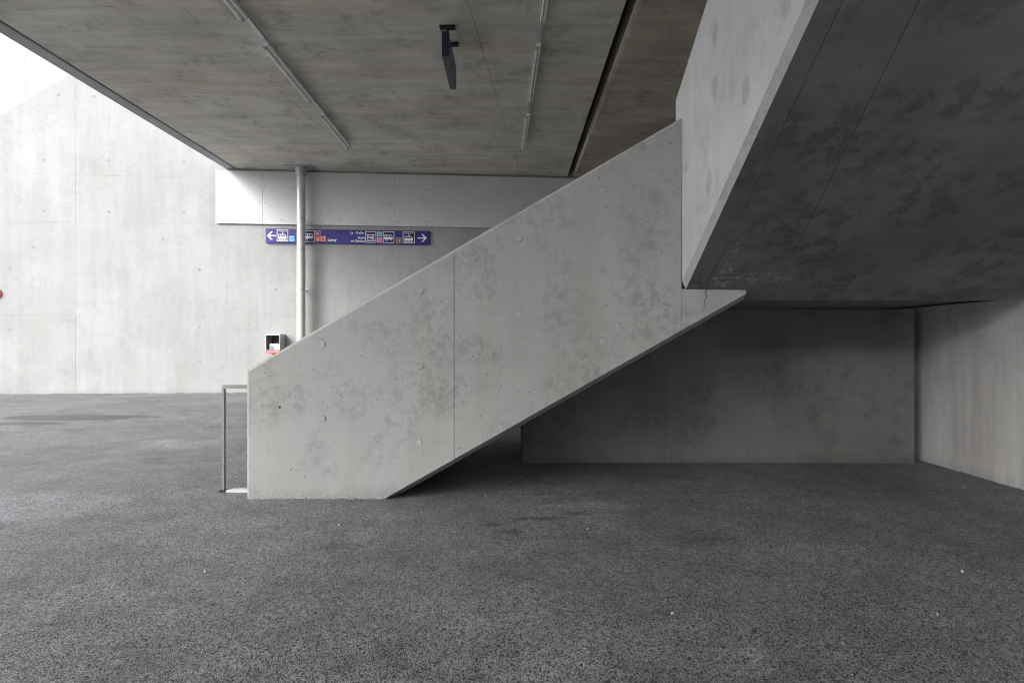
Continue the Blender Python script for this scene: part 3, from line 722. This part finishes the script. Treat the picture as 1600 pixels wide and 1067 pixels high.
lamp_row('row of unlit strip lights under the deck beside the open joint', .62, .29, 3.2, 13.75, [(3.4, 5.5), (6.15, 8.30), (8.97, 11.1), (11.72, 13.78)])

# ------------------------------------------------------------------ hanging sign seen edge-on
hx = -1.03
hg = thing('hanging_sign', 'dark blue double sided sign hanging edge-on from the deck', 'sign', (hx, 8.95, ZC))
hb = MB().box((hx-.054, 8.40, 5.905), (hx+.054, 9.52, 6.29)).build('housing', M['signdark'], hg)
MB().box((hx-.046, 8.42, 5.893), (hx-.014, 9.50, 5.906)).build('bottom_trim', M['signunder'], hb)
MB().box((hx+.004, 8.42, 5.893), (hx+.046, 9.50, 5.906)).build('bottom_trim', M['signunder'], hb)
for yy in (8.69, 9.18):
    m = MB().box((hx-.01, yy-.012, 6.285), (hx+.016, yy+.012, 6.50)); m.build('hanger_rod', M['black'], hg)
    m = MB().box((hx-.125, yy-.05, 6.49), (hx+.125, yy+.05, 6.522))
    for o in (-.085, .085): m.cyl((hx+o, yy-.02, 6.46), (hx+o, yy-.02, 6.492), .018, .018, 8)
    m.build('ceiling_plate', M['black'], hg)

# ------------------------------------------------------------------ handrail loop at the foot of the stair
hr = thing('handrail', 'square steel handrail loop standing at the foot of the stair', 'handrail', (-2.88, 5.45, 0))
hx0 = P(349, 700, 5.44).x
MB().box((hx0-.010, 5.43, .02), (hx0+.010, 5.47, 1.028)).build('post', M['steel'], hr)
MB().box((hx0-.010, 5.43, 1.029), (-2.10, 5.47, 1.064)).build('top_rail', M['steel'], hr)
MB().box((hx0-.03, 5.42, 0.0), (hx0+.03, 5.48, .019)).build('foot', M['black'], hr)
m = MB(); m.prism([(-2.845, 5.41, .0), (-2.15, 5.41, .0), (-2.15, 5.49, .0), (-2.80, 5.49, .0)], (0, 0, .022)); m.build('base_plate', M['cladding'], hr)

# ------------------------------------------------------------------ round sign at the left edge, mast beyond the wall
(ra, rb) = WF.ray(-8.5, 458, .05)
rs = thing('round_sign', 'small round red sign on the pale wall at the very left edge', 'sign', tuple(WF.at(ra, rb, 0)))
MB().cyl(WF.at(ra, rb, .03), WF.at(ra, rb, .04), .15, .15, 32).build('red_disc', M['red'], rs)
MB().cyl(WF.at(ra, rb, .041), WF.at(ra, rb, .043), .09, .09, 32).build('dark_centre', M['maroon'], rs)
MB().cyl(WF.at(ra, rb, -.004), WF.at(ra, rb, .03), .03, .03, 10).build('spacer', M['galv'], rs)
mx = P(39, 100, 24.0); mt = P(39, 88, 24.0).z
ms = thing('mast', 'thin grey mast rising behind the sloping wall top', 'mast', (mx.x, 24.0, 0))
MB().cyl((mx.x, 24, 0), (mx.x, 24, mt), .024, .018, 12).build('pole', M['mast'], ms, True)
MB().cyl((mx.x, 24, mt), (mx.x, 24, mt+.06), .03, .02, 12).build('pole_cap', M['mast'], ms, True)

# ------------------------------------------------------------------ litter on the asphalt
lit = [(918,827,.016,'pale scrap of litter below the dark stains under the lower flight'),
       (1503,893,.018,'pale scrap of litter on open asphalt near the right edge'),
       (1050,959,.018,'largest pale scrap of litter in the middle foreground, beside a dark spot'),
       (1169,794,.013,'pale scrap of litter on asphalt in front of the support wall'),
       (1507,762,.014,'pale scrap of litter by the foot of the streaked side wall'),
       (530,820,.012,'tiny pale scrap just in front of the lower parapet foot'),
       (1322,736,.013,'tiny pale scrap lying close along the foot of the support wall'),
       (1465,960,.012,'pale speck of litter in the right foreground'),
       (320,892,.012,'pale speck of litter in the left foreground'),
       (758,774,.012,'pale speck in the black shade where the lower flight leaves the ground')]
for i, (px, py, s_, lab) in enumerate(lit):
    s_ *= .6; gx, gy = G(px, py); m = MB(); n = 7; pts = []
    for kq in range(n):
        t = 2*math.pi*kq/n; r = s_*random.uniform(.6, 1.15); pts.append((gx + r*math.cos(t), gy + r*.7*math.sin(t)))
    top = [(gx+(a-gx)*.7, gy+(b-gy)*.7, s_*random.uniform(.25, .6)+.006) for a, b in pts]
    m.add([(a, b, -.01) for a, b in pts] + top, [tuple(range(n)), tuple(range(2*n-1, n-1, -1))] + [(k_, (k_+1) % n, n+(k_+1) % n, n+k_) for k_ in range(n)])
    o = m.build('litter_scrap', M['litter']); tag(o, lab, 'litter', 'pale scraps on the asphalt')
